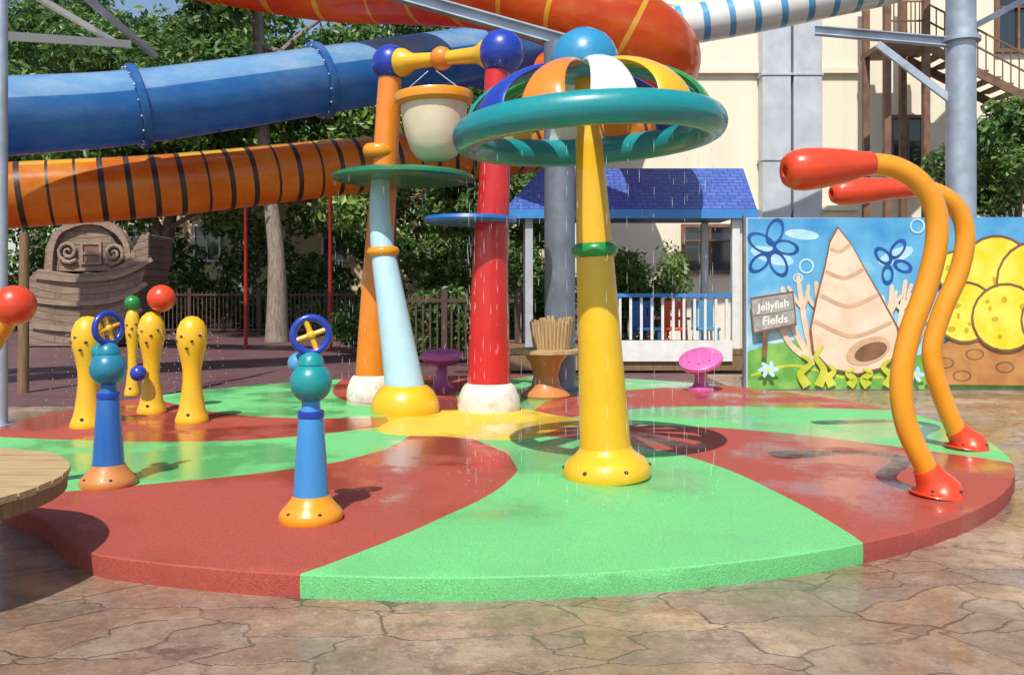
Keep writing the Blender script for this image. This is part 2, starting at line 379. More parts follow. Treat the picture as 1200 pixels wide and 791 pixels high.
mush.rotation_euler=(0,R(-3.1),0)
# ------------------------------------------------------------------ bucket arch
arch=thing('bucket_arch','arch of an orange and a red column joined by a beam between blue balls','play arch',Vector((-1.05,11.1,PH)))
ob=Vector((-1.91,11.6,PH)); ot=W(457,92,11.6)
rb=Vector((-.286,10.6,PH)); rt=W(583,84,10.6)
MB().tube(spl([ob+Vector((0,0,.2)),ob.lerp(ot,.35)+Vector((-.02,0,0)),ob.lerp(ot,.7),ot],8),[.23,.2,.175,.155],28).build('orange_column',M['orange'],arch)
MB().tube(spl([rb+Vector((0,0,.2)),rb.lerp(rt,.4)+Vector((-.03,0,0)),rb.lerp(rt,.7),rt],8),[.275,.225,.19,.155],28).build('red_column',M['red'],arch)
for bb,r,nm in((ob,.33,'column_base'),(rb,.385,'column_base')):
    MB().lathe([(0,0),(r,0),(r*1.02,.06),(r*.97,.17),(r*.86,.27),(r*.78,.31),(r*.70,.33)],bb).build(nm,M['stonewhite'],arch)
MB().torus((0,0,0),.17,.06,.09,M=ax(W(445,178,11.6),ot-ob)).build('collar',M['amber'],arch)
bl=W(458,75,11.6); br=W(588,62,10.6)
MB().sphere(bl,.255).build('blue_ball',M['blue'],arch); MB().sphere(br,.28).build('blue_ball',M['blue'],arch)
mid=bl.lerp(br,.48); 
for a,e in((bl,mid),(br,mid)):
    d=e-a; Ln=d.length
    MB().lathe([(.19,.18),(.185,.24),(.15,.30),(.105,.40),(.09,Ln-.12),(.1,Ln-.05)],M=ax(a,d)).build('beam',M['yellow'],arch)
MB().sphere(mid,.155).build('middle_ball',M['orange'],arch)
c=W(551,257,10.6); MB().lathe([(0,.03),(.5,.03),(.57,.02),(.585,-.02),(.56,-.055),(.45,-.06),(0,-.05)],c,48).build('water_disc',M['midblue'],arch)
bk=W(508,116,11.05)
bucket=thing('tipping_bucket','cream tipping bucket with orange rim hanging under the beam between the blue balls','bucket',bk)
MB().lathe([(.435,.0),(.43,-.10),(.415,-.28),(.385,-.46),(.34,-.62),(.27,-.74),(.17,-.80),(0,-.82),(0,-.78),(.16,-.76),(.25,-.70),(.31,-.6),(.36,-.45),(.39,-.28),(.41,0)],bk).build('bowl',M['cream'],bucket)
MB().lathe([(.42,.06),(.5,.06),(.515,.03),(.505,-.05),(.46,-.09),(.43,-.09),(.42,-.02)],bk,close=True).build('rim',M['amber'],bucket)
for s in(-1,1):
    MB().tube([bk+Vector((s*.05,0,.36)),bk+Vector((s*.40,-.1,.05))],.007,8).build('chain',M['steeldk'],bucket)
bucket.rotation_euler=(0,R(-3),0)
gb=Vector((-1.30,10.4,PH)); gp=thing('water_disc_post','leaning pale blue pipe on a yellow base holding a wide green disc','water fountain',gb)
pth=[gb+Vector((0,0,.25)),W(469,420,10.45),W(457,345,10.55),W(449,295,10.65),W(445,250,10.75),W(446,210,10.85)]
MB().tube(spl(pth,6),[.25,.22,.175,.15,.13,.115],28).build('pole',M['pale'],gp)
MB().lathe([(0,0),(.41,0),(.42,.05),(.40,.15),(.34,.26),(.28,.31),(.25,.33)],gb).build('base_flange',M['yellow'],gp)
MB().torus((0,0,0),.15,.055,.06,M=ax(W(449,295,10.65),(-.05,0,1))).build('collar',M['amber'],gp)
dc=W(473,207,10.9)
MB().lathe([(0,.05),(.3,.06),(.8,.04),(.9,.0),(.905,-.035),(.87,-.055),(.5,-.06),(0,-.06)],dc,56).build('water_disc',M['dkgreen'],gp)
# ------------------------------------------------------------------ wheel spray posts
def spray(label,loc,ang,poleM,baseM,ballM):
    t=thing('spray_post',label,'water fountain',loc); o=L(t)
    MB().lathe([(0,0),(.20,0),(.208,.025),(.195,.06),(.155,.10),(.128,.135),(.117,.16)],o).build('base_flange',baseM,t)
    for a in(-125,-60,20,150): dot(o+Vector((.185*math.cos(R(a)),.185*math.sin(R(a)),.068)),.013,'bolt_hole',t)
    MB().lathe([(.115,.155),(.11,.2),(.097,.42),(.082,.63),(.078,.68),(.06,.715),(.057,.78)],o).build('pole',poleM,t)
    MB().lathe([(.078,.655),(.086,.662),(.086,.695),(.078,.702),(.070,.702)],o).build('collar',M['blue'],t)
    MB().sphere(o+Vector((0,0,.885)),.135).build('ball',ballM,t)
    MB().lathe([(.075,.98),(.085,1.0),(.075,1.045),(.05,1.07),(.028,1.08)],o).build('neck',ballM,t)
    Rz=Matrix.Translation(o+Vector((0,0,1.19)))@Matrix.Rotation(ang,4,'Z')@Matrix.Rotation(R(90),4,'X')
    w=MB().torus((0,0,0),.112,.024,.024,40,12,M=Rz).build('wheel',M['blue'],t)
    cc=Rz.translation
    for a in(0,90):
        d=Rz.to_3x3()@Vector((math.cos(R(a+20)),math.sin(R(a+20)),0))
        MB().tube([cc-d*.1,cc+d*.1],.017+a*.00002,10).build('spoke',M['yellow'],w)
    MB().sphere(cc,.032,seg=14,rings=8).build('hub',M['yellow'],w)
    v=Vector((-.105,.10,1.0)); MB().sphere(o+v,.072,seg=20,rings=12).build('nozzle_ball',M['skyblue'] if ballM is M['teal'] else M['teal'],t)
    MB().tube([o+Vector((0,0,.9)),o+v],.022,10).build('nozzle_arm',ballM,t)
    return t
M['teal2']=plastic('teal_ball_plastic',(.015,.21,.32))
spray('light blue spray post with teal ball and yellow spoked wheel on a yellow base',Vector((-1.30,5.52,PH)),R(15),M['poleblue'],M['amber'],M['teal'])
spray('dark blue spray post with edge-on wheel on a faded orange base',Vector((-3.07,6.49,PH)),R(60),M['midblue'],M['brownorange'],M['teal2'])
# ------------------------------------------------------------------ yellow bone posts
def bone(label,loc,h,rs=1,ball=None,side=None,group='yellow knobbed posts at the left of the pad'):
    t=thing('jet_post',label,'water fountain',loc,group); o=L(t)
    pr=[(0,0),(.175,0),(.18,.03),(.165,.07),(.14,.14),(.115,.3),(.098,.46),(.1,.58),(.125,.72),(.155,.84),(.168,.93),(.155,1.03),(.12,1.11),(.06,1.16),(0,1.17)]
    MB().lathe([(r*rs,z/1.17*h) for r,z in pr],o,28).build('post',M['yellow'],t)
    for a,z in((-110,.95),(-70,.9),(-90,.82),(-140,.9),(-40,.96),(-85,.1)):
        rr=.163*rs if z>.5 else .158*rs
        dot(o+Vector((rr*math.cos(R(a)),rr*math.sin(R(a)),z/1.17*h)),.02,'jet_hole',t)
    if ball: MB().sphere(o+Vector(ball[0]),ball[1],seg=24).build('ball',ball[2],t)
    if side:
        MB().tube([o+Vector((0,0,side[0][2])),o+Vector(side[0])],.025,10).build('arm',M['yellow'],t)
        MB().sphere(o+Vector(side[0]),side[1],seg=20).build('side_ball',side[2],t)
    return t
bone('plain yellow knobbed post nearest the left edge of the row',Vector((-4.6,9.25,PH)),1.2)
bone('yellow knobbed post topped with a red ball and a small blue ball on its side',Vector((-4.35,10.3,PH)),1.22,.95,((.12,0,1.38),.165,M['redorange']),((-.05,-.25,.5),.095,M['blue']))
bone('plain yellow knobbed post standing rightmost of the row',Vector((-3.6,9.6,PH)),1.19,1.02)
bone('slim yellow post topped with a small green ball',Vector((-5.36,12.05,PH)),1.22,.62,((0,0,1.30),.105,M['green']))
# ------------------------------------------------------------------ bent pipes
def pipe(label,pts,rad,base,br,noz,nr,pm_,nm):
    t=thing('spray_pipe',label,'water fountain',base); o=L(t)
    P=spl([o+Vector((0,0,.03))]+pts,8)
    MB().tube(P[1:],rad,24).build('pipe',pm_,t)
    q=spl([o+Vector((0,0,-.0)),o+Vector((0,0,.045)),o.lerp(pts[0],.45)+Vector((0,0,.03)),pts[0]],5)
    n=len(q); rr=[br,br*1.02,br*1.0,br*.98,br*.94]+lerps([br*.90,br*.74,br*.62,br*.54,rad*1.13],n-5)
    MB().tube(q,rr,32).build('base_cone',nm,t)
    for a in(-125,-55,30): dot(o+Vector((br*.97*math.cos(R(a)),br*.97*math.sin(R(a)),.06)),.013,'bolt_hole',t)
    a,e=noz; d=e-a; Ln=d.length
    MB().lathe([(rad*.95,-.02),(rad*1.12,0),(rad*1.15,.05),(nr*.8,Ln*.3),(nr*.97,Ln*.6),(nr,Ln*.78),(nr*.92,Ln*.9),(nr*.7,Ln*.975),(nr*.4,Ln),(nr*.28,Ln*.995),(nr*.25,Ln*.95),(0,Ln*.95)],M=ax(a,d)).build('nozzle',nm,t)
    return t
Ya=6.17
pipe('nearest orange bent pipe with a red bulb nozzle on a red cone base',[W(1085,548,Ya),W(1063,500,Ya),W(1056,450,Ya),W(1065,395,Ya),W(1086,335,Ya),W(1098,280,Ya),W(1094,240,Ya),W(1075,212,Ya),W(1047,196,Ya),W(1016,192,Ya)],.079,Vector((3.07,Ya,PH)),.185,(W(1020,192,Ya),W(919,201,Ya-.1)),.152,M['amber'],M['redorange'])
Yb=8.0
pipe('orange bent pipe with red nozzle standing behind the nearest one',[W(1120,503,Yb),W(1099,450,Yb),W(1092,410,Yb),W(1104,365,Yb),W(1124,318,Yb),W(1131,275,Yb),W(1121,244,Yb),W(1097,226,Yb),W(1064,219,Yb)],.088,Vector((4.256,Yb,PH)),.195,(W(1068,219,Yb),W(974,227,Yb-.1)),.125,M['amber'],M['redorange'])
Yc=6.0
lt=thing('spray_pipe','bent yellow pipe ending in a red ball at the left edge of the photo','water fountain',Vector((-3.96,Yc,PH)))
MB().tube(spl([W(-60,575,Yc),W(-62,520,Yc),W(-42,450,Yc),W(-12,405,Yc),W(10,370,Yc)],8),.075,20).build('pipe',M['amber'],lt)
MB().sphere(W(17,358,Yc),.142).build('ball',M['redorange'],lt)
MB().lathe([(0,0),(.19,0),(.18,.06),(.12,.16),(.085,.25)],L(lt)).build('base_cone',M['redorange'],lt)
# ------------------------------------------------------------------ pink stools
def stool(label,loc,tilt,z,capm):
    t=thing('mushroom_stool',label,'stool',loc,'pink stools at the back of the pad'); o=L(t)
    MB().lathe([(0,0),(.2,0),(.2,.02),(.13,.06),(.09,.14),(.085,z-.12),(.13,z-.05)],o,28).build('stem',M['magenta'],t)
    Mx=Matrix.Translation(o+Vector((0,0,z-.04)))@Matrix.Rotation(tilt[0],4,'X')@Matrix.Rotation(tilt[1],4,'Y')
    MB().lathe([(0,-.08),(.16,-.08),(.29,-.03),(.325,.02),(.32,.06),(.28,.085),(.16,.095),(0,.085)],M=Mx,seg=36).build('seat',capm,t)
    for k in range(7):
        a=R(51*k); dot(Mx@Vector((.19*math.cos(a),.19*math.sin(a),.09)),.026,'drain_hole',t,'magenta',(1,1,.3))
stool('dark pink level-topped stool behind the pale blue leaning pipe',Vector((-1.06,12.9,PH)),(R(8),0),.50,M['pink'])
stool('pink stool with tilted round top in front of the white railing',Vector((2.79,12.6,PH)),(R(24),R(-14)),.46,M['pink'])
# ------------------------------------------------------------------ steel column + beam, table at its foot
sc_=Vector((.705,12.5,PH)); st=thing('steel_support','thick grey steel column holding a sloping girder behind the yellow mushroom','steel column',sc_)
MB().tube([sc_,Vector((.69,12.5,5.2))],.225,28).build('column',M['steeldk'],st)
MB().lathe([(0,0),(.36,0),(.36,.03),(.23,.03)],sc_).build('base_plate',M['steeldk'],st)
a=W(430,-16,12.6); e=W(668,51,12.5); up=Vector((0,0,1))
gd=MB().bar(a,e,.02,.139).build('girder',M['steel'],st,smooth=False)
for dz in(-.08,.08): MB().bar(a+up*dz,e+up*dz,.2,.022).build('flange',M['steel'],gd,smooth=False)
tb=Vector((.47,11.85,PH)); tt=thing('pedestal_table','round wooden table with a crown of upright slats on a brown pedestal','table',tb)
MB().lathe([(0,0),(.33,0),(.34,.03),(.3,.07),(.2,.16),(.17,.3),(.22,.48),(.3,.58)],tb).build('pedestal',M['brownorange'],tt)
def slat_top(c,r,n,th,gap):
    m=MB(); w=2*r/n
    for k in range(n):
        y=-r+w*(k+.5); y0=y-w/2+gap/2; y1=y+w/2-gap/2; x0=math.sqrt(max(.0004,r*r-y0*y0)); x1=math.sqrt(max(.0004,r*r-y1*y1)); dz=random.uniform(-.004,.004)
        vs=[c+Vector(q) for q in((-x0,y0,dz),(x0,y0,dz),(x1,y1,dz),(-x1,y1,dz),(-x0,y0,dz-th),(x0,y0,dz-th),(x1,y1,dz-th),(-x1,y1,dz-th))]
        m.add(vs,[(0,1,2,3),(7,6,5,4),(0,4,5,1),(1,5,6,2),(2,6,7,3),(3,7,4,0)])
    return m
slat_top(tb+Vector((0,0,.66)),.5,9,.045,.008).build('table_top',M['tan'],tt,smooth=False)
MB().lathe([(.3,.58),(.46,.605),(.46,.612),(.3,.612)],tb,close=True).build('apron',M['brownorange'],tt)
for k in range(30):
    a=2*math.pi*k/30; u=Vector((math.cos(a),math.sin(a),0)); h=.40+random.uniform(-.04,.05)
    p=tb+Vector((.08,.02,.665))+u*.23; q=p+u*.055+Vector((0,0,h))
    MB().tube([p,p.lerp(q,.5),q],[.024,.027,.024],6).build('slat',M['tanv'],tt)
wt=Vector((-3.50,4.48,0)); t2=thing('slat_table','round weathered wooden slat table cut by the left edge beside the pad','table',wt)
slat_top(wt+Vector((0,0,.585)),1.05,15,.035,.014).build('table_top',M['tan'],t2,smooth=False)
MB().lathe([(.98,.47),(1.035,.47),(1.04,.547),(.98,.547)],wt,64,close=True).build('rim',M['post'],t2)
MB().lathe([(0,0),(.3,0),(.3,.03),(.1,.06),(.08,.3),(.09,.48),(.5,.51),(.5,.547)],wt,28).build('pedestal',M['steeldk'],t2)
# ------------------------------------------------------------------ painted board
YB=13.7
bd=thing('painted_board','wide painted hoarding of an underwater scene on the right','painted board',Vector((6.0,YB,0)))
MB().box(((3.77+9.9)/2,YB+.04,1.38),(9.9-3.77,.06,2.76)).build('panel',M['whitepaint'],bd,smooth=False)
def flat(name,c1,c2,sc=3,rough=.4):
    t=NT(name); n=t.noise(sc,5); t.set('Base Color',t.mix(t.mr(n,.38,.62,0,1),c1,c2)); t.set('Roughness',rough); return t.m
def sea():
    t=NT('painted_sea'); sx=t.n('ShaderNodeSeparateXYZ'); t.l(t.obj,sx.inputs[0]); n=t.noise(1.4,6)
    f=t.math('ADD',t.mr(sx.outputs['Z'],.5,2.7,0,.7),t.mr(n,.35,.65,-.25,.35))
    t.set('Base Color',t.ramp(f,[(0,(.38,.66,.72)),(.45,(.13,.42,.66)),(1,(.05,.26,.55))])); t.set('Roughness',.35); return t.m
PM=[sea(),flat('paint_green',(.12,.34,.06),(.25,.50,.10)),flat('paint_navy',(.01,.06,.26),(.02,.10,.36)),flat('paint_brown',(.14,.07,.035),(.24,.12,.06)),flat('paint_beige',(.72,.50,.34),(.80,.64,.48),2),
    flat('paint_lime',(.45,.50,.03),(.62,.62,.08)),flat('paint_yellow',(.80,.60,.02),(.86,.72,.10)),flat('paint_plank',(.26,.25,.24),(.42,.41,.39),8),flat('paint_sky',(.35,.6,.75),(.5,.72,.8)),flat('paint_rust',(.42,.17,.05),(.52,.25,.08)),flat('paint_ochre',(.50,.36,.01),(.58,.42,.02)),flat('paint_pale',(.78,.75,.65),(.82,.8,.72)),flat('paint_shellband',(.55,.33,.19),(.64,.42,.26))]
pt=MB(); lay=[0]
def BP(x,y): return Vector(((x-600)*YB/F,YB+.008-.0007*lay[0],H-(y-HZ)*YB/F))
def poly(pts,mi): lay[0]+=1; pt.mi=mi; pt.add([BP(*p) for p in pts],[tuple(range(len(pts)))])
def ell(cx,cy,rx,ry,mi,rot=0,n=22):
    poly([(cx+rx*math.cos(2*math.pi*k/n)*math.cos(rot)-ry*math.sin(2*math.pi*k/n)*math.sin(rot),cy+rx*math.cos(2*math.pi*k/n)*math.sin(rot)+ry*math.sin(2*math.pi*k/n)*math.cos(rot)) for k in range(n)],mi)
def ringp(cx,cy,r,w,mi,sy=1,rot=0,n=24):
    lay[0]+=1; pt.mi=mi; vs=[]
    for k in range(n):
        a=2*math.pi*k/n
        for rr in(r,r-w):
            x=rr*math.cos(a); y=rr*math.sin(a)*sy; vs.append(BP(cx+x*math.cos(rot)-y*math.sin(rot),cy+x*math.sin(rot)+y*math.cos(rot)))
    pt.add(vs,[(2*k,2*k+1,(2*k+3)%(2*n),(2*k+2)%(2*n)) for k in range(n)])
def stroke(pts,w0,w1,mi):
    P=spl([(x,y,0) for x,y in pts],6); lay[0]+=1; pt.mi=mi; vs=[]
    for i,p in enumerate(P):
        d=(P[min(i+1,len(P)-1)]-P[max(i-1,0)]).normalized(); nn=Vector((-d.y,d.x,0)); w=w0+(w1-w0)*i/(len(P)-1)
        for s in(-1,1): q=p+nn*w*s/2; vs.append(BP(q.x,q.y))
    pt.add(vs,[(2*i,2*i+1,2*i+3,2*i+2) for i in range(len(P)-1)])
    ell(P[-1].x,P[-1].y,w1/2,w1/2,mi,0,12)
poly([(876,256),(1320,254),(1320,456),(876,456)],0)
for cx,cy,rx,ry,ro in((905,300,26,9,.3),(1050,300,22,8,-.4),(940,275,20,6,.1),(1085,350,14,30,.1),(912,395,20,8,0)): ell(cx,cy,rx,ry,8,ro)
for cx,cy,r,sy,ro in((893,285,19,.55,.5),(908,272,17,.6,1.9),(921,290,16,.55,.2),(912,309,17,.6,1.1),(890,308,15,.6,2.4),(1035,300,13,.6,.8),(1052,292,14,.55,2.2),(1058,312,12,.6,.4),(1040,322,12,.6,1.6)): ringp(cx,cy,r,4.5,2,sy,ro)
for cx,cy,r in((945,312,9),(935,326,6),(1075,265,9),(1090,280,6)): ringp(cx,cy,r,2.2,8)
poly([(876,412),(900,404),(930,399),(955,404),(990,424),(1040,425),(1080,415),(1130,421),(1200,402),(1320,395),(1320,456),(876,456)],1)
stroke([(880,440),(930,428),(990,442),(1060,440)],3,3,5)
def fan(x,y,tips,mi):
    for i,(a,b,cx,cy) in enumerate(tips):
        stroke([(x,y),((x+a)/2+cx,(y+b)/2+cy),(a,b)],8,5,mi)
        mx,my=(x+a*2)/3+cx*.6,(y+b*2)/3+cy*.6
        stroke([(mx,my),(mx+(a-x)*.12+7,my-12),(a+12,b+10)],5,4,mi); stroke([(mx,my),(mx-8,my-9),(a-11,b+12)],5,4,mi)
fan(955,425,[(917,338,-5,6),(935,325,-2,4),(956,332,4,0),(905,362,-4,10)],4)
fan(1048,425,[(1078,322,6,4),(1060,330,0,2),(1086,352,8,8),(1044,336,-4,0)],4)
shell=[(981,268),(996,287),(1013,318),(1032,352),(1049,384),(1052,408),(1036,429),(1004,437),(972,431),(953,411),(950,385),(957,350),(966,315),(972,285)]
cxs=sum(p[0] for p in shell)/len(shell); cys=sum(p[1] for p in shell)/len(shell)
poly([(cxs+(x-cxs)*1.06,cys+(y-cys)*1.03) for x,y in shell],3); poly(shell,4)
for (a,b,sg) in(((972,292),(994,288),5),((966,318),(1010,316),9),((960,346),(1026,346),13),((953,376),(1042,378),17)):
    stroke([a,((a[0]+b[0])/2,(a[1]+b[1])/2+sg),b],4.5,4.5,12)
ell(1016,411,27,15,12,-.35); ell(1019,412,20,10,3,-.35)
for cx,h,b in((945,36,-8),(958,46,6),(974,24,-4),(994,20,5),(1016,20,-6),(1036,30,6),(1052,38,9)):
    stroke([(cx,452),(cx+b,452-h*.4),(cx-b*.5,452-h*.75),(cx+b*.8,452-h)],11,3,5)
poly([(1082,450),(1090,412),(1112,398),(1150,392),(1200,396),(1260,404),(1290,452)],9)
for cx,cy in((1105,425),(1140,415),(1175,430),(1125,440),(1215,422)): ringp(cx,cy,11,2,3,.6)
for cx,cy,r in((1118,318,22),(1165,318,40),(1128,366,34),(1212,330,46),(1175,372,38),(1230,375,36)):
    ell(cx,cy,r+2.5,r+2.5,3); ell(cx,cy,r,r*.98,6)
    for k in range(8):
        a=random.uniform(0,6.28); q=random.uniform(.2,.8)*r; ell(cx+q*math.cos(a),cy+q*math.sin(a),random.uniform(2,5),random.uniform(2,4),10,0,10)
for cx,cy in((898,432),(1068,438)):
    for k in range(6): a=k*1.047; ell(cx+7*math.cos(a),cy+5*math.sin(a),5.5,2.6,8,a*.9,10)
    ell(cx,cy,2.6,2.2,6,0,10)
stroke([(895,384),(893,415)],6,6,3)
poly([(876.5,349),(927,341),(931,381),(880,391)],3); poly([(878,351),(925.5,343.5),(929,379),(881.5,388.5)],7)
stroke([(880,370),(904,367),(928,362)],1,1,3)
pt.build('painting',PM,bd,smooth=False,recalc=False)
def text(body,px,py,size,rot,m,parent):
    cu=bpy.data.curves.new('lettering','FONT'); cu.body=body; cu.size=size; cu.align_x='CENTER'; cu.align_y='CENTER'; cu.shear=.15; cu.offset=.004
    tmp=bpy.data.objects.new('tmp',cu); C.objects.link(tmp); bpy.context.view_layer.update()
    me=bpy.data.meshes.new_from_object(tmp.evaluated_get(bpy.context.evaluated_depsgraph_get())); bpy.data.objects.remove(tmp)
    lay[0]+=2; p=BP(px,py)-ORG[parent.name]
    me.transform(Matrix.Translation(p)@Matrix.Rotation(rot,4,'Y')@Matrix.Rotation(R(90),4,'X')); me.materials.append(m)
    o=bpy.data.objects.new('lettering',me); C.objects.link(o); o.parent=parent
text('Jellyfish',903,358,.17,R(-10),PM[11],bd); text('Fields',905,375,.18,R(-6),PM[11],bd)
for x in(3.78,6.8,9.85): MB().box((x,YB+.12,1.4),(.08,.08,2.8)).build('post',M['steeldk'],bd,smooth=False)
# ------------------------------------------------------------------ pavilion
pv=thing('pavilion','open garden pavilion with blue shingle roof and white railing','pavilion',Vector((2.2,17,0)))
ex0,ex1,ey,ez=-.17,4.72,16.4,3.12; rx0,rx1,ry_,rz_=.62,4.85,17.9,4.15
r_=MB()
v=[(ex0,ey,ez),(ex1,ey,ez),(rx1,ry_,rz_),(rx0,ry_,rz_),(ex0,19.4,ez),(ex1,19.4,ez)]
r_.add(v,[(0,1,2,3),(3,2,5,4),(0,3,4),(1,5,2),(0,4,5,1)]); r_.build('roof',M['shingle'],pv,smooth=False)
MB().box(((ex0+ex1)/2,ey-.03,ez-.06),(ex1-ex0,.05,.17)).build('fascia',M['bluepaint'],pv,smooth=False)
MB().box((ex0-.03,17.9,ez-.06),(.05,3.0,.17)).build('fascia',M['bluepaint'],pv,smooth=False)
MB().box((2.25,17.9,.42),(4.7,2.9,.10)).build('deck',M['post'],pv,smooth=False)
MB().box((2.25,16.5,.2),(4.7,.06,.30)).build('skirt',M['post'],pv,smooth=False)
for x,y in((.33,16.55),(4.33,16.55),(.33,19.2),(4.33,19.2)): MB().box((x,y,1.75),(.15,.15,2.7)).build('post',M['greypaint'] if x<1 else M['whitepaint'],pv,smooth=False,bevel=.01)
MB().box((4.53,16.56,1.75),(.22,.04,2.66)).build('end_panel',M['cream'],pv,smooth=False)
x0,x1=2.0,4.24
MB().box(((x0+x1)/2,16.52,1.50),(x1-x0,.10,.07)).build('top_rail',M['bluepaint'],pv,smooth=False)
MB().box(((x0+x1)/2,16.44,.43),(x1-x0,.05,.40)).build('bottom_rail',M['whitepaint'],pv,smooth=False)
for k in range(11): MB().box((x0+.09+k*(x1-x0-.18)/10,16.52,1.05),(.05,.05,.82)).build('baluster',M['whitepaint'],pv,smooth=False)
MB().box((1.96,16.50,.86),(.09,.09,1.36)).build('newel_post',M['whitepaint'],pv,smooth=False)
def chair(label,x,y,rz,m):
    t=thing('plastic_chair',label,'chair',Vector((x,y,.47)),'plastic chairs inside the pavilion'); o=L(t)
    MB().box(o+Vector((0,0,.36)),(.46,.42,.06)).build('seat',m,t,bevel=.012)
    MB().box(o+Vector((0,.19,.84)),(.46,.035,.15)).build('backrest',m,t,bevel=.008)
    for dx in(-.16,0,.16): MB().box(o+Vector((dx,.19,.575)),(.13,.03,.375)).build('back_slat',m,t,bevel=.006)
    for a in(-1,1):
        for c in(-1,1): MB().tube([o+Vector((a*.20,c*.19,0)),o+Vector((a*.18,c*.17,.34))],.024,8).build('leg',m,t)
    t.rotation_euler=(0,0,rz)
chair('blue plastic chair inside the pavilion, left behind the railing',2.68,16.95,.2,M['midblue'])
chair('red plastic chair inside the pavilion, in the middle behind the railing',3.25,17.0,-.2,M['redorange'])
chair('pale blue plastic chair inside the pavilion, right by the corner post',3.85,16.95,.15,M['skyblue'])
pt_=thing('plastic_table','pink plastic table inside the pavilion behind the chairs','table',Vector((3.3,18.2,.47)))
MB().box(Vector((3.3,18.2,1.0)),(.9,.6,.05)).build('table_top',M['pink'],pt_,bevel=.015)
for a in(-1,1):
    for c in(-1,1): MB().tube([Vector((3.3+a*.38,18.2+c*.24,.47)),Vector((3.3+a*.36,18.2+c*.22,.98))],.03,8).build('leg',M['pink'],pt_)
# ------------------------------------------------------------------ building
bg=thing('building','large cream stucco building with grey air ducts and wooden upper windows','building',Vector((9,24,0)))
MB().box((12.0,26.5,7),(19.4,5,14)).build('wall',M['wall'],bg,smooth=False)
MB().box((6.0,23.93,7.75),(7.4,.12,.16)).build('cornice',M['wall'],bg,smooth=False)
MB().box((6.0,23.94,3.9),(7.4,.10,.14)).build('cornice',M['wall'],bg,smooth=False)
def window(x,z,w,h,m,Y=24,parent=None):
    f=MB(); parent=parent or bg
    for s in(-1,1):
        f.box((x+s*w/2,Y-.06,z),(.1,.14,h+.1)); f.box((x,Y-.057,z+s*h/2),(w-.1,.13,.1))
    f.box((x,Y-.055,z),(.06,.1,h-.1)); f.box((x,Y-.053,z+h*.18),(w-.1,.09,.05))
    q=f.build('window',m,parent,smooth=False); MB().box((x,Y-.01,z),(w,.03,h)).build('pane',M['glass'],q,smooth=False)
window(5.55,2.75,1.5,1.3,M['brownwood']); window(11.1,5.4,.95,2.1,M['brownwood']); window(14.2,9.2,1.2,1.8,M['brownwood'])
for x in(7.3,8.16):
    d=MB().box((x,23.72,6.0),(.79,.4,11.4)).build('air_duct',M['duct'],bg,smooth=False,bevel=.02)
    for z in(3.0,5.2,7.55,9.8): MB().box((x,23.72,z),(.85,.46,.06)).build('flange',M['duct'],d,smooth=False)
hs=thing('house','low ochre house with tiled roof half hidden behind the trees','house',Vector((-8,44,0)))
MB().box((-9,46,3.2),(24,4,6.4)).build('wall',M['wall2'],hs,smooth=False)
MB().add([(-21.5,43.4,6.3),(3.5,43.4,6.3),(3.5,46,8.2),(-21.5,46,8.2),(-21.5,48.6,6.3),(3.5,48.6,6.3)],[(0,1,2,3),(3,2,5,4),(0,3,4),(1,5,2),(0,4,5,1)]).build('roof',M['rooftile'],hs,smooth=False)
for k in range(7): window(-19+3.3*k,4.0,1.3,1.8,M['whitepaint'],44,hs)
sr=thing('outside_stair','brown outside staircase with slim railings against the cream building','staircase',Vector((11,22.5,0)))
MB().box((10.1,22.6,7.95),(1.1,1.6,.14)).build('landing',M['brownwood'],sr,smooth=False)
for x,y in((9.62,21.9),(10.62,21.9),(9.62,23.2),(10.62,23.2)): MB().box((x,y,5.2),(.16,.16,10.3)).build('post',M['brownwood'],sr,smooth=False)
A=Vector((10.7,21.95,7.95)); E=Vector((13.9,21.95,6.3))
for y in(0,1.2): MB().bar(A+Vector((0,y,-.1)),E+Vector((0,y,-.1)),.06,.22).build('stringer',M['brownwood'],sr,smooth=False)
for k in range(10):
    p=A.lerp(E,(k+.5)/10); MB().box(p+Vector((0,.6,.04)),(.3,1.13,.045)).build('tread',M['brownwood'],sr,smooth=False)
for z in(.55,1.0): MB().bar(A+Vector((0,0,z)),E+Vector((0,0,z)),.04,.04).build('handrail',M['brownwood'],sr,smooth=False)
for k in range(16):
    p=A.lerp(E,k/15); MB().box(p+Vector((0,0,.49)),(.025,.025,.98)).build('baluster',M['brownwood'],sr,smooth=False)
for z in(8.5,9.0): MB().box((10.12,21.9,z),(.84,.04,.04)).build('handrail',M['brownwood'],sr,smooth=False)
for k in range(7): MB().box((9.8+.11*k,21.9,8.5),(.025,.025,.94)).build('baluster',M['brownwood'],sr,smooth=False)
# ------------------------------------------------------------------ right steel column
cx=Vector((7.89,15,0)); rc=thing('steel_support','pale grey steel column with braces behind the painted board','steel column',cx)
MB().tube([cx,Vector((7.89,15,7.6))],.245,28).build('column',M['steel'],rc)
a=W(955,36,15.6); e=W(1112,50,15)
gd=MB().bar(a,e,.02,.119).build('girder',M['steel'],rc,smooth=False)
for dz in(-.07,.07): MB().bar(a+Vector((0,0,dz)),e+Vector((0,0,dz)),.16,.02).build('flange',M['steel'],gd,smooth=False)
MB().bar(W(1028,52,15.3),W(1115,118,15),.09,.12).build('brace',M['steel'],rc,smooth=False)
MB().bar(W(1140,32,15),W(1230,-15,15.4),.07,.1).build('brace',M['steeldk'],rc,smooth=False)
MB().lathe([(.25,5.95),(.32,5.95),(.32,6.02),(.25,6.02)],cx,close=True).build('collar',M['steel'],rc)
lx=Vector((-6.05,10.1,0)); lf=thing('steel_support','slim grey steel pole with white braces at the left edge','steel column',lx)
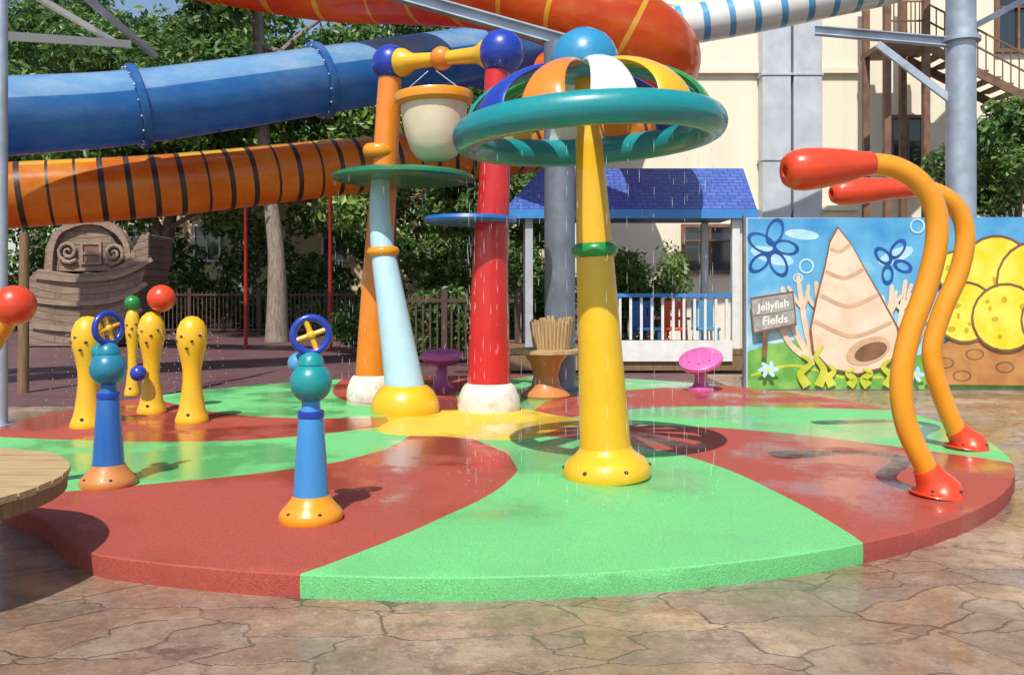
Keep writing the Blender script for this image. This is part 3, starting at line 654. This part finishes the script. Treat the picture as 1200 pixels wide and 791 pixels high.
MB().tube([lx,Vector((-6.05,10.1,6.5))],.075,18).build('column',M['steel'],lf)
MB().bar(W(-2,42,10.1),W(150,52,12.5),.1,.1).build('brace',M['whitepaint'],lf,smooth=False)
MB().bar(W(40,-5,11),W(138,52,12.3),.07,.07).build('brace',M['whitepaint'],lf,smooth=False)
MB().bar(W(92,-10,11.5),W(182,66,13.3),.08,.08).build('brace',M['steel'],lf,smooth=False)
MB().lathe([(0,0),(.18,0),(.18,.02),(.08,.02)],lx).build('base_plate',M['steel'],lf)
# ------------------------------------------------------------------ slides
def sweep(pts,r,step,fn,seg=28):
    P=resample(spl(pts,24),step); n=len(P); m=MB(); vs=[]; 
    for i in range(n):
        T=(P[min(i+1,n-1)]-P[max(i-1,0)]).normalized(); sd=T.cross(Vector((0,0,1))).normalized(); up=sd.cross(T)
        for k in range(seg):
            a=2*math.pi*(k+.5)/seg; vs.append(P[i]+(sd*math.cos(a)+up*math.sin(a))*r)
    m.v=vs
    for i in range(n-1):
        for k in range(seg):
            m.f.append((i*seg+k,i*seg+(k+1)%seg,(i+1)*seg+(k+1)%seg,(i+1)*seg+k)); m.m.append(fn(i*step,k/seg))
    return m,P
bs=[W(-260,160,12),W(-120,147,13),W(0,137,13.8),W(165,125,15),W(375,95,16.6),W(560,66,19),W(690,45,21.5),W(800,30,25)]
bsl=thing('tube_slide','blue tube slide crossing the upper left in front of the trees','water slide',W(0,137,13.8))
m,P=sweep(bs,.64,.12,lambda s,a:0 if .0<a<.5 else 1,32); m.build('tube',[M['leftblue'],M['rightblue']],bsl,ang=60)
for tx in(-110,165,377,562,640):
    i=min(range(len(P)),key=lambda i:abs(600+P[i].x/P[i].y*1000-tx)); d=P[i+1]-P[i-1]
    fl=MB().lathe([(.63,-.07),(.72,-.07),(.74,-.05),(.74,.05),(.72,.07),(.63,.07)],M=ax(P[i],d),close=True,seg=40).build('flange',M['rightblue'],bsl)
    if 0<tx<500:
        for k in range(16):
            a=2*math.pi*k/16; MB().sphere(ax(P[i],d)@Vector((.69*math.cos(a),.69*math.sin(a),-.085)),.022,seg=8,rings=5).build('bolt',M['steel'],fl)
os_=[W(-120,-95,18.5),W(60,-72,18),W(250,-40,17.5),W(380,-20,17),W(480,-17,16.5),W(570,-14,15.5),W(650,4,14.8),W(715,30,14.3),W(764,60,14.6),W(768,80,16.3),W(722,98,18.5),W(640,100,19.5)]
osl=thing('tube_slide','glossy red-orange coil of tube slide at the top behind the mushroom','water slide',W(720,20,14.4))
m,P=sweep(os_,.74,.05,lambda s,a:1 if s%1.1<.10 else 0,30); m.build('tube',[M['slidered'],M['slidegold']],osl,ang=60)
os2=[W(-280,255,13.5),W(-110,242,14.7),W(0,230,15.4),W(200,217,16.6),W(400,196,18.3),W(560,180,20),W(690,164,21.5),W(760,150,22.3)]
def fo2(s,a):
    q=s%.45; k=int(s/.45)
    return 1 if q<.055 else (2 if (k%6 in(2,3,4) and .10<a<(.38 if k%6==3 else .27)) else 0)  # dark bands, plus gold patches painting sunlit glow on the upper side
ol=thing('tube_slide','lower orange tube slide with dark bands below the blue slide','water slide',W(0,230,15.4))
m,P=sweep(os2,.6,.05,fo2,30); m.build('tube',[M['slideorange'],M['slideband'],M['slidegold']],ol,ang=60)
ws=[W(760,36,20),W(850,22,20),W(950,2,20),W(1060,-22,20.5),W(1180,-60,21.5)]
wsl=thing('tube_slide','white tube slide with blue rings in front of the cream building','water slide',W(850,22,20))
m,P=sweep(ws,.46,.05,lambda s,a:1 if s%.6<.15 else 0,26); m.build('tube',[M['white'],M['skyblue']],wsl,ang=60)
# ------------------------------------------------------------------ ship, posts, fence
sh=thing('wooden_ship','brown timber play ship with a raised carved stern at the left','play ship',W(110,402,24.6))
def SP(l,Y=24.6): return [((x-600)*Y/F,H-(y-HZ)*Y/F) for x,y in l]
MB().prism(SP([(40,404),(35,372),(41,345),(50,326),(60,316),(100,322),(138,319),(160,308),(178,276),(186,277),(186,302),(178,335),(164,375),(148,404)]),23.9,25.6).build('hull',M['ship'],sh,smooth=False,bevel=.02)
for k,dy in enumerate((-2,26,56)):
    pl=[W(42-2*k,326+dy,23.88),W(90,330+dy,23.84),W(140,325+dy-k,23.84),W(178-6*k,306+dy,23.88)]
    q=spl(pl,6)
    for_=MB()
    for a,b in zip(q,q[1:]): for_.bar(a,b+(b-a)*.04,.09,.13)
    for_.build('wale',M['shiplt'],sh,smooth=False)
MB().prism(SP([(62,319),(64,292),(72,274),(86,266),(104,262),(124,265),(138,274),(147,290),(149,318)]),24.1,25.3).build('stern_cabin',M['ship'],sh,smooth=False,bevel=.02)
q=spl([W(60,318,24.05),W(62,292,24.05),W(70,273,24.05),W(86,264,24.05),W(104,260,24.05),W(126,263,24.05),W(140,272,24.05),W(150,289,24.05),W(152,317,24.05)],4)
tr_=MB()
for a,b in zip(q,q[1:]): tr_.bar(a,b+(b-a)*.06,.22,.16)
tr_.build('arch_trim',M['shiplt'],sh,smooth=False)
for px,py,s in((80,295,1),(133,297,-1)):
    sp=[W(px,py,24.02)+Vector((s*(.03+.0155*k)*math.cos(k*.62),0,(.03+.0155*k)*math.sin(k*.62))) for k in range(20)]
    MB().tube(sp,[.02,.05,.055,.06],8).build('scroll',M['shiplt'],sh)
w=MB(); cw=W(107,297,24.07)
for dx in(-.26,.26): w.box(cw+Vector((dx,0,0)),(.07,.07,.62))
for dz in(-.28,0,.28): w.box(cw+Vector((0,.004,dz)),(.45,.06,.07))
wf=w.build('window',M['shiplt'],sh,smooth=False); MB().box(W(107,297,24.09),(.5,.02,.56)).build('pane',M['brownwood'],wf,smooth=False)
for px,y0 in((156,311),(166,303),(174,290)): MB().box(W(px,y0-7,24.0),(.08,.08,.5)).build('rail_post',M['shiplt'],sh,smooth=False)
wp=MB().tube([Vector((-7.62,13.3,0)),Vector((-7.6,13.3,2.5))],[.085,.07],12).build('wooden_post',M['post'],loc=(-7.62,13.3,0)); tag(wp,'upright brown timber post left of the play ship','post')
for px,y0,Y,lab in((288,238,24,'thin red pole left of the pale tree trunk'),(387,233,23,'thin red pole right of the pale tree trunk')):
    x=(px-600)*Y/F; q=MB().lathe([(0,0),(.12,0),(.12,.03),(.055,.04),(.05,H-(y0-HZ)*Y/F),(.07,H-(y0-HZ)*Y/F+.03),(0,H-(y0-HZ)*Y/F+.08)],(x,Y,0),12).build('red_pole',M['redpaint'],loc=(x,Y,0)); tag(q,lab,'pole')
def fence(label,xa,xb,Y,h,np):
    fe=thing('iron_fence',label,'fence',Vector(((xa+xb)/2,Y,0))); f=MB(); n=int((xb-xa)/.15)
    for k in range(n): f.box((xa+(k+.5)*(xb-xa)/n,Y,h*.5+.05),(.04,.04,h-.1))
    f.build('picket_panel',M['iron'],fe,smooth=False)
    for z in(.18,h-.12): MB().box(((xa+xb)/2,Y-.03,z),(xb-xa,.06,.07)).build('rail',M['iron'],fe,smooth=False)
    for k in range(np): MB().box((xa+k*(xb-xa)/(np-1),Y,h*.5+.06),(.12,.12,h+.12)).build('post',M['iron'],fe,smooth=False)
fence('long brown iron picket fence across the back left below the trees',-14,.9,30.5,1.55,7)
fence('short brown picket fence in front of the clipped bush behind the red column',-3.0,.15,18.0,1.5,3)
# ------------------------------------------------------------------ vegetation
def leaf_mesh(blobs,n,size,rng,name,mat,parent=None,loc=None):
    org=Vector(loc) if loc is not None else ORG[parent.name]
    wts=[b[1].x*b[1].z for b in blobs]; vs=[];fs=[]
    pick=rng.choices(range(len(blobs)),wts,k=n)
    for bi in pick:
        c,r=blobs[bi]
        d=Vector((rng.gauss(0,1),rng.gauss(0,1),rng.gauss(0,1))).normalized()
        rr=max(.15,1-abs(rng.gauss(0,.28))) if rng.random()>.08 else rng.uniform(1,1.25)
        p=c+Vector((d.x*r.x,d.y*r.y,d.z*r.z))*rr-org
        nn=(d*.6+Vector((rng.gauss(0,.5),rng.gauss(0,.5),rng.gauss(.3,.5)))).normalized()
        t=nn.orthogonal().normalized(); t=Matrix.Rotation(rng.uniform(0,6.28),3,nn)@t; b=nn.cross(t)
        s=size*rng.uniform(.55,1.35); i=len(vs)
        vs+=[p-t*s,p+b*s*.45,p+t*s-nn*s*.25,p-b*s*.45]; fs.append((i,i+1,i+2,i+3))
    me=bpy.data.meshes.new(name); me.from_pydata(vs,[],fs); me.materials.append(mat)
    o=bpy.data.objects.new(name,me); C.objects.link(o)
    if parent: o.parent=parent
    else: o.location=org; 
    ORG[o.name]=org
    return o
def tree(label,x,y,r0,zc,rx,rz,n,size,mat,seed,nb=26,lean=(0,0),bark='bark',group=None,tip=.3,first=8):
    rng=random.Random(seed); t=thing('broadleaf_tree',label,'tree',Vector((x,y,0)),group); o=L(t)
    c=o+Vector((lean[0],lean[1],zc)); blobs=[]
    for k in range(nb):
        d=Vector((rng.gauss(0,1),rng.gauss(0,1),rng.gauss(0,1))).normalized()*rng.uniform(.35,1)
        s=rng.uniform(.18,.34); blobs.append((c+Vector((d.x*rx,d.y*rx*.8,d.z*rz)),Vector((rx*s,rx*s,rx*s*.75))))
    tr=MB(); top=o+Vector((lean[0],lean[1],zc+rz*.3))
    pth=spl([o,o+Vector((lean[0]*.1+.05,0,zc*.3)),o+Vector((lean[0]*.5-.08,lean[1]*.5,zc*.65)),top],6); tr.tube(pth,[r0*1.25,r0*.85,r0*.7,r0*tip],12)
    for k in range(9):
        q=blobs[k][0]; s=pth[first+k%(18-first)]; tr.tube(spl([s,s.lerp(q,.5)+Vector((0,0,.2)),q],4),[r0*.4,r0*.22,r0*.07],7)
    tr.build('trunk',M[bark],t); leaf_mesh(blobs,n,size,rng,'crown',mat,t)
tree('leafy tree with a pale trunk rising beside the thin red poles',-7.35,26.7,.30,9.4,4.4,3.9,14500,.15,M['leaf'],3,30,(-.8,.6),tip=.55,first=13)
tree('dense tree directly behind the play ship',-14.2,28.5,.3,7.4,4.4,4.3,14000,.16,M['leaf'],4,30)
tree('yellow-green tree between the play ship and the pale trunk',-13.6,32.5,.3,7.6,4.8,5.0,15000,.16,M['leafy'],5,32,(1.6,0))
tree('bright green tree behind the orange column',-4.0,28.5,.26,6.4,3.7,4.0,13000,.15,M['leafy'],6,28)
tree('dark green tree behind the red column',-.9,25.5,.24,5.6,2.9,3.4,12000,.14,M['leaf'],7,26)
tree('tall tree at the back, far left above the blue slide',-20,36,.35,10.2,5.5,5.8,14000,.2,M['leaf'],8,30)
tree('tall tree at the back, above the middle of the blue slide',-12.5,40,.35,11.2,6.2,6.6,16000,.21,M['leaf'],9,32)
tree('tall tree at the back, left of the building',-3.5,38,.35,9.2,5.5,6.0,13000,.2,M['leafd'],10,28)
tree('small tree in front of the outside stair right of the steel column',11.7,19.6,.14,4.3,1.9,1.7,9000,.10,M['leaf'],12,24)
tree('low tree at the right edge behind the painted board',13.6,20.2,.15,4.9,2.1,2.0,9000,.11,M['leaf'],13,24)
def bush(label,x,y,rx,rz,n,size,mat,seed,ry=None):
    rng=random.Random(seed); t=thing('bush',label,'bush',Vector((x,y,0))); o=L(t); bl=[]
    for k in range(20):
        d=Vector((rng.uniform(-1,1),rng.uniform(-1,1),rng.uniform(.15,1)))
        bl.append((o+Vector((d.x*rx*.8,d.y*(ry or rx)*.7,d.z*rz*.8)),Vector((.32*rx,.32*rx,.25*rz))))
    st=MB()
    for k in range(6): st.tube([o+Vector((rng.uniform(-.1,.1),0,0)),bl[k][0]],[.03,.012],6)
    st.build('stem',M['bark'],t); leaf_mesh(bl,n,size,rng,'foliage',mat,t)
bush('clipped dark bush between the pale blue pipe and the red column',-1.35,19.3,1.15,1.7,6000,.075,M['leaf'],21,.8)
bush('low dark bush behind the orange column base',-3.4,21,1.2,1.5,5000,.085,M['leaf'],22,.8)
bush('light green bush seen through the open pavilion',3.2,21.2,1.2,2.9,7500,.08,M['leafy'],23,.7)
bush('dark bush left of the pavilion behind the thick steel column',.5,20.6,1.0,2.7,5500,.08,M['leaf'],24,.7)
rng=random.Random(5); bl=[]
for k in range(100):
    z=rng.uniform(.5,4.4) if k%3 else rng.uniform(.4,1.8)
    bl.append((Vector((-24+k*.25,33.4+rng.uniform(-.9,1.6),z)),Vector((.9,.8,.7))))
u=leaf_mesh(bl,28000,.15,rng,'undergrowth',M['leaf'],loc=(-11,33,0)); tag(u,'dark green mass of undergrowth behind the iron fence','undergrowth',kind='stuff')
# ------------------------------------------------------------------ falling water
wtr=MB(); rng=random.Random(9)
def stream(p,z1,dens=1.0,r=.0024):
    z=p.z
    while z>z1:
        ln=rng.uniform(.02,.12); 
        if rng.random()<dens:
            a=Vector((p.x+rng.uniform(-.006,.006),p.y+rng.uniform(-.006,.006),z)); zz=max(z-ln,z1)
            wtr.tube([a,Vector((a.x,a.y,(z+zz)/2)),Vector((a.x,a.y,zz))],[r*.3,r*rng.uniform(.7,1.2),r*.5],5,False)
        z-=ln+rng.uniform(.03,.14)
cm=mb_+Vector((-.14,0,2.62))
for k in range(44):
    a=2*math.pi*k/44+rng.uniform(-.05,.05); stream(cm+Vector((.97*math.cos(a),.97*math.sin(a),0)),PH,rng.choice((.7,.4,.2)))
for k in range(22):
    a=2*math.pi*k/22; stream(dc+Vector((.87*math.cos(a),.87*math.sin(a),-.06)),PH,.3,.003)
for k in range(12):
    a=2*math.pi*k/12; stream(W(551,257,10.6)+Vector((.55*math.cos(a),.55*math.sin(a),-.06)),PH,.2,.0028)
for (x,y) in((-4.6,9.25),(-3.6,9.6),(-4.35,10.3)):
    for k in range(6):
        a=2*math.pi*k/6+.4; v0=.55
        for j in range(14):
            t=j/13*.43; p=Vector((x+math.cos(a)*(.17+v0*t)+rng.gauss(0,.012),y+math.sin(a)*(.17+v0*t),PH+1.0+.2*t-4.9*t*t)); wtr.sphere(p,.0045,(1,1,1.8),6,4)
for k in range(130):
    a=rng.uniform(0,6.28); rr=1.0*rng.uniform(.85,1.12); wtr.sphere(Vector((cm.x+rr*math.cos(a),cm.y+rr*math.sin(a),PH+abs(rng.gauss(0,.03)))),rng.uniform(.002,.005),seg=6,rings=4)
tag(wtr.build('falling_water',M['water'],recalc=False),'thin streams and drops of water falling from the fountains','water',kind='stuff')
# ------------------------------------------------------------------ light, sky, camera
sd=Vector((-.24,-.97,1.43)).normalized()
sun=bpy.data.lights.new('sun','SUN'); sun.energy=5.0; sun.angle=R(.5); sun.color=(1,.96,.88)
so=bpy.data.objects.new('sun',sun); C.objects.link(so); so.rotation_euler=sd.to_track_quat('Z','Y').to_euler(); so.location=(-5,-10,20)
w=bpy.data.worlds.new('World'); S.world=w; w.use_nodes=True; nt=w.node_tree
sk=nt.nodes.new('ShaderNodeTexSky'); sk.sky_type='NISHITA'; sk.sun_disc=False; sk.sun_elevation=math.asin(sd.z); sk.sun_rotation=math.atan2(sd.x,sd.y)
nt.links.new(sk.outputs[0],nt.nodes['Background'].inputs[0]); nt.nodes['Background'].inputs[1].default_value=.14
cd=bpy.data.cameras.new('camera'); co=bpy.data.objects.new('camera',cd); C.objects.link(co); co.location=(0,0,H); co.rotation_euler=(R(90),0,0)
cd.sensor_width=36; cd.lens=F/1200*36; cd.shift_y=(HZ-395.5)/1200; cd.clip_end=900; cd.clip_start=.05
S.camera=co
S.view_settings.view_transform='Standard'; S.view_settings.look='None'; S.view_settings.exposure=0
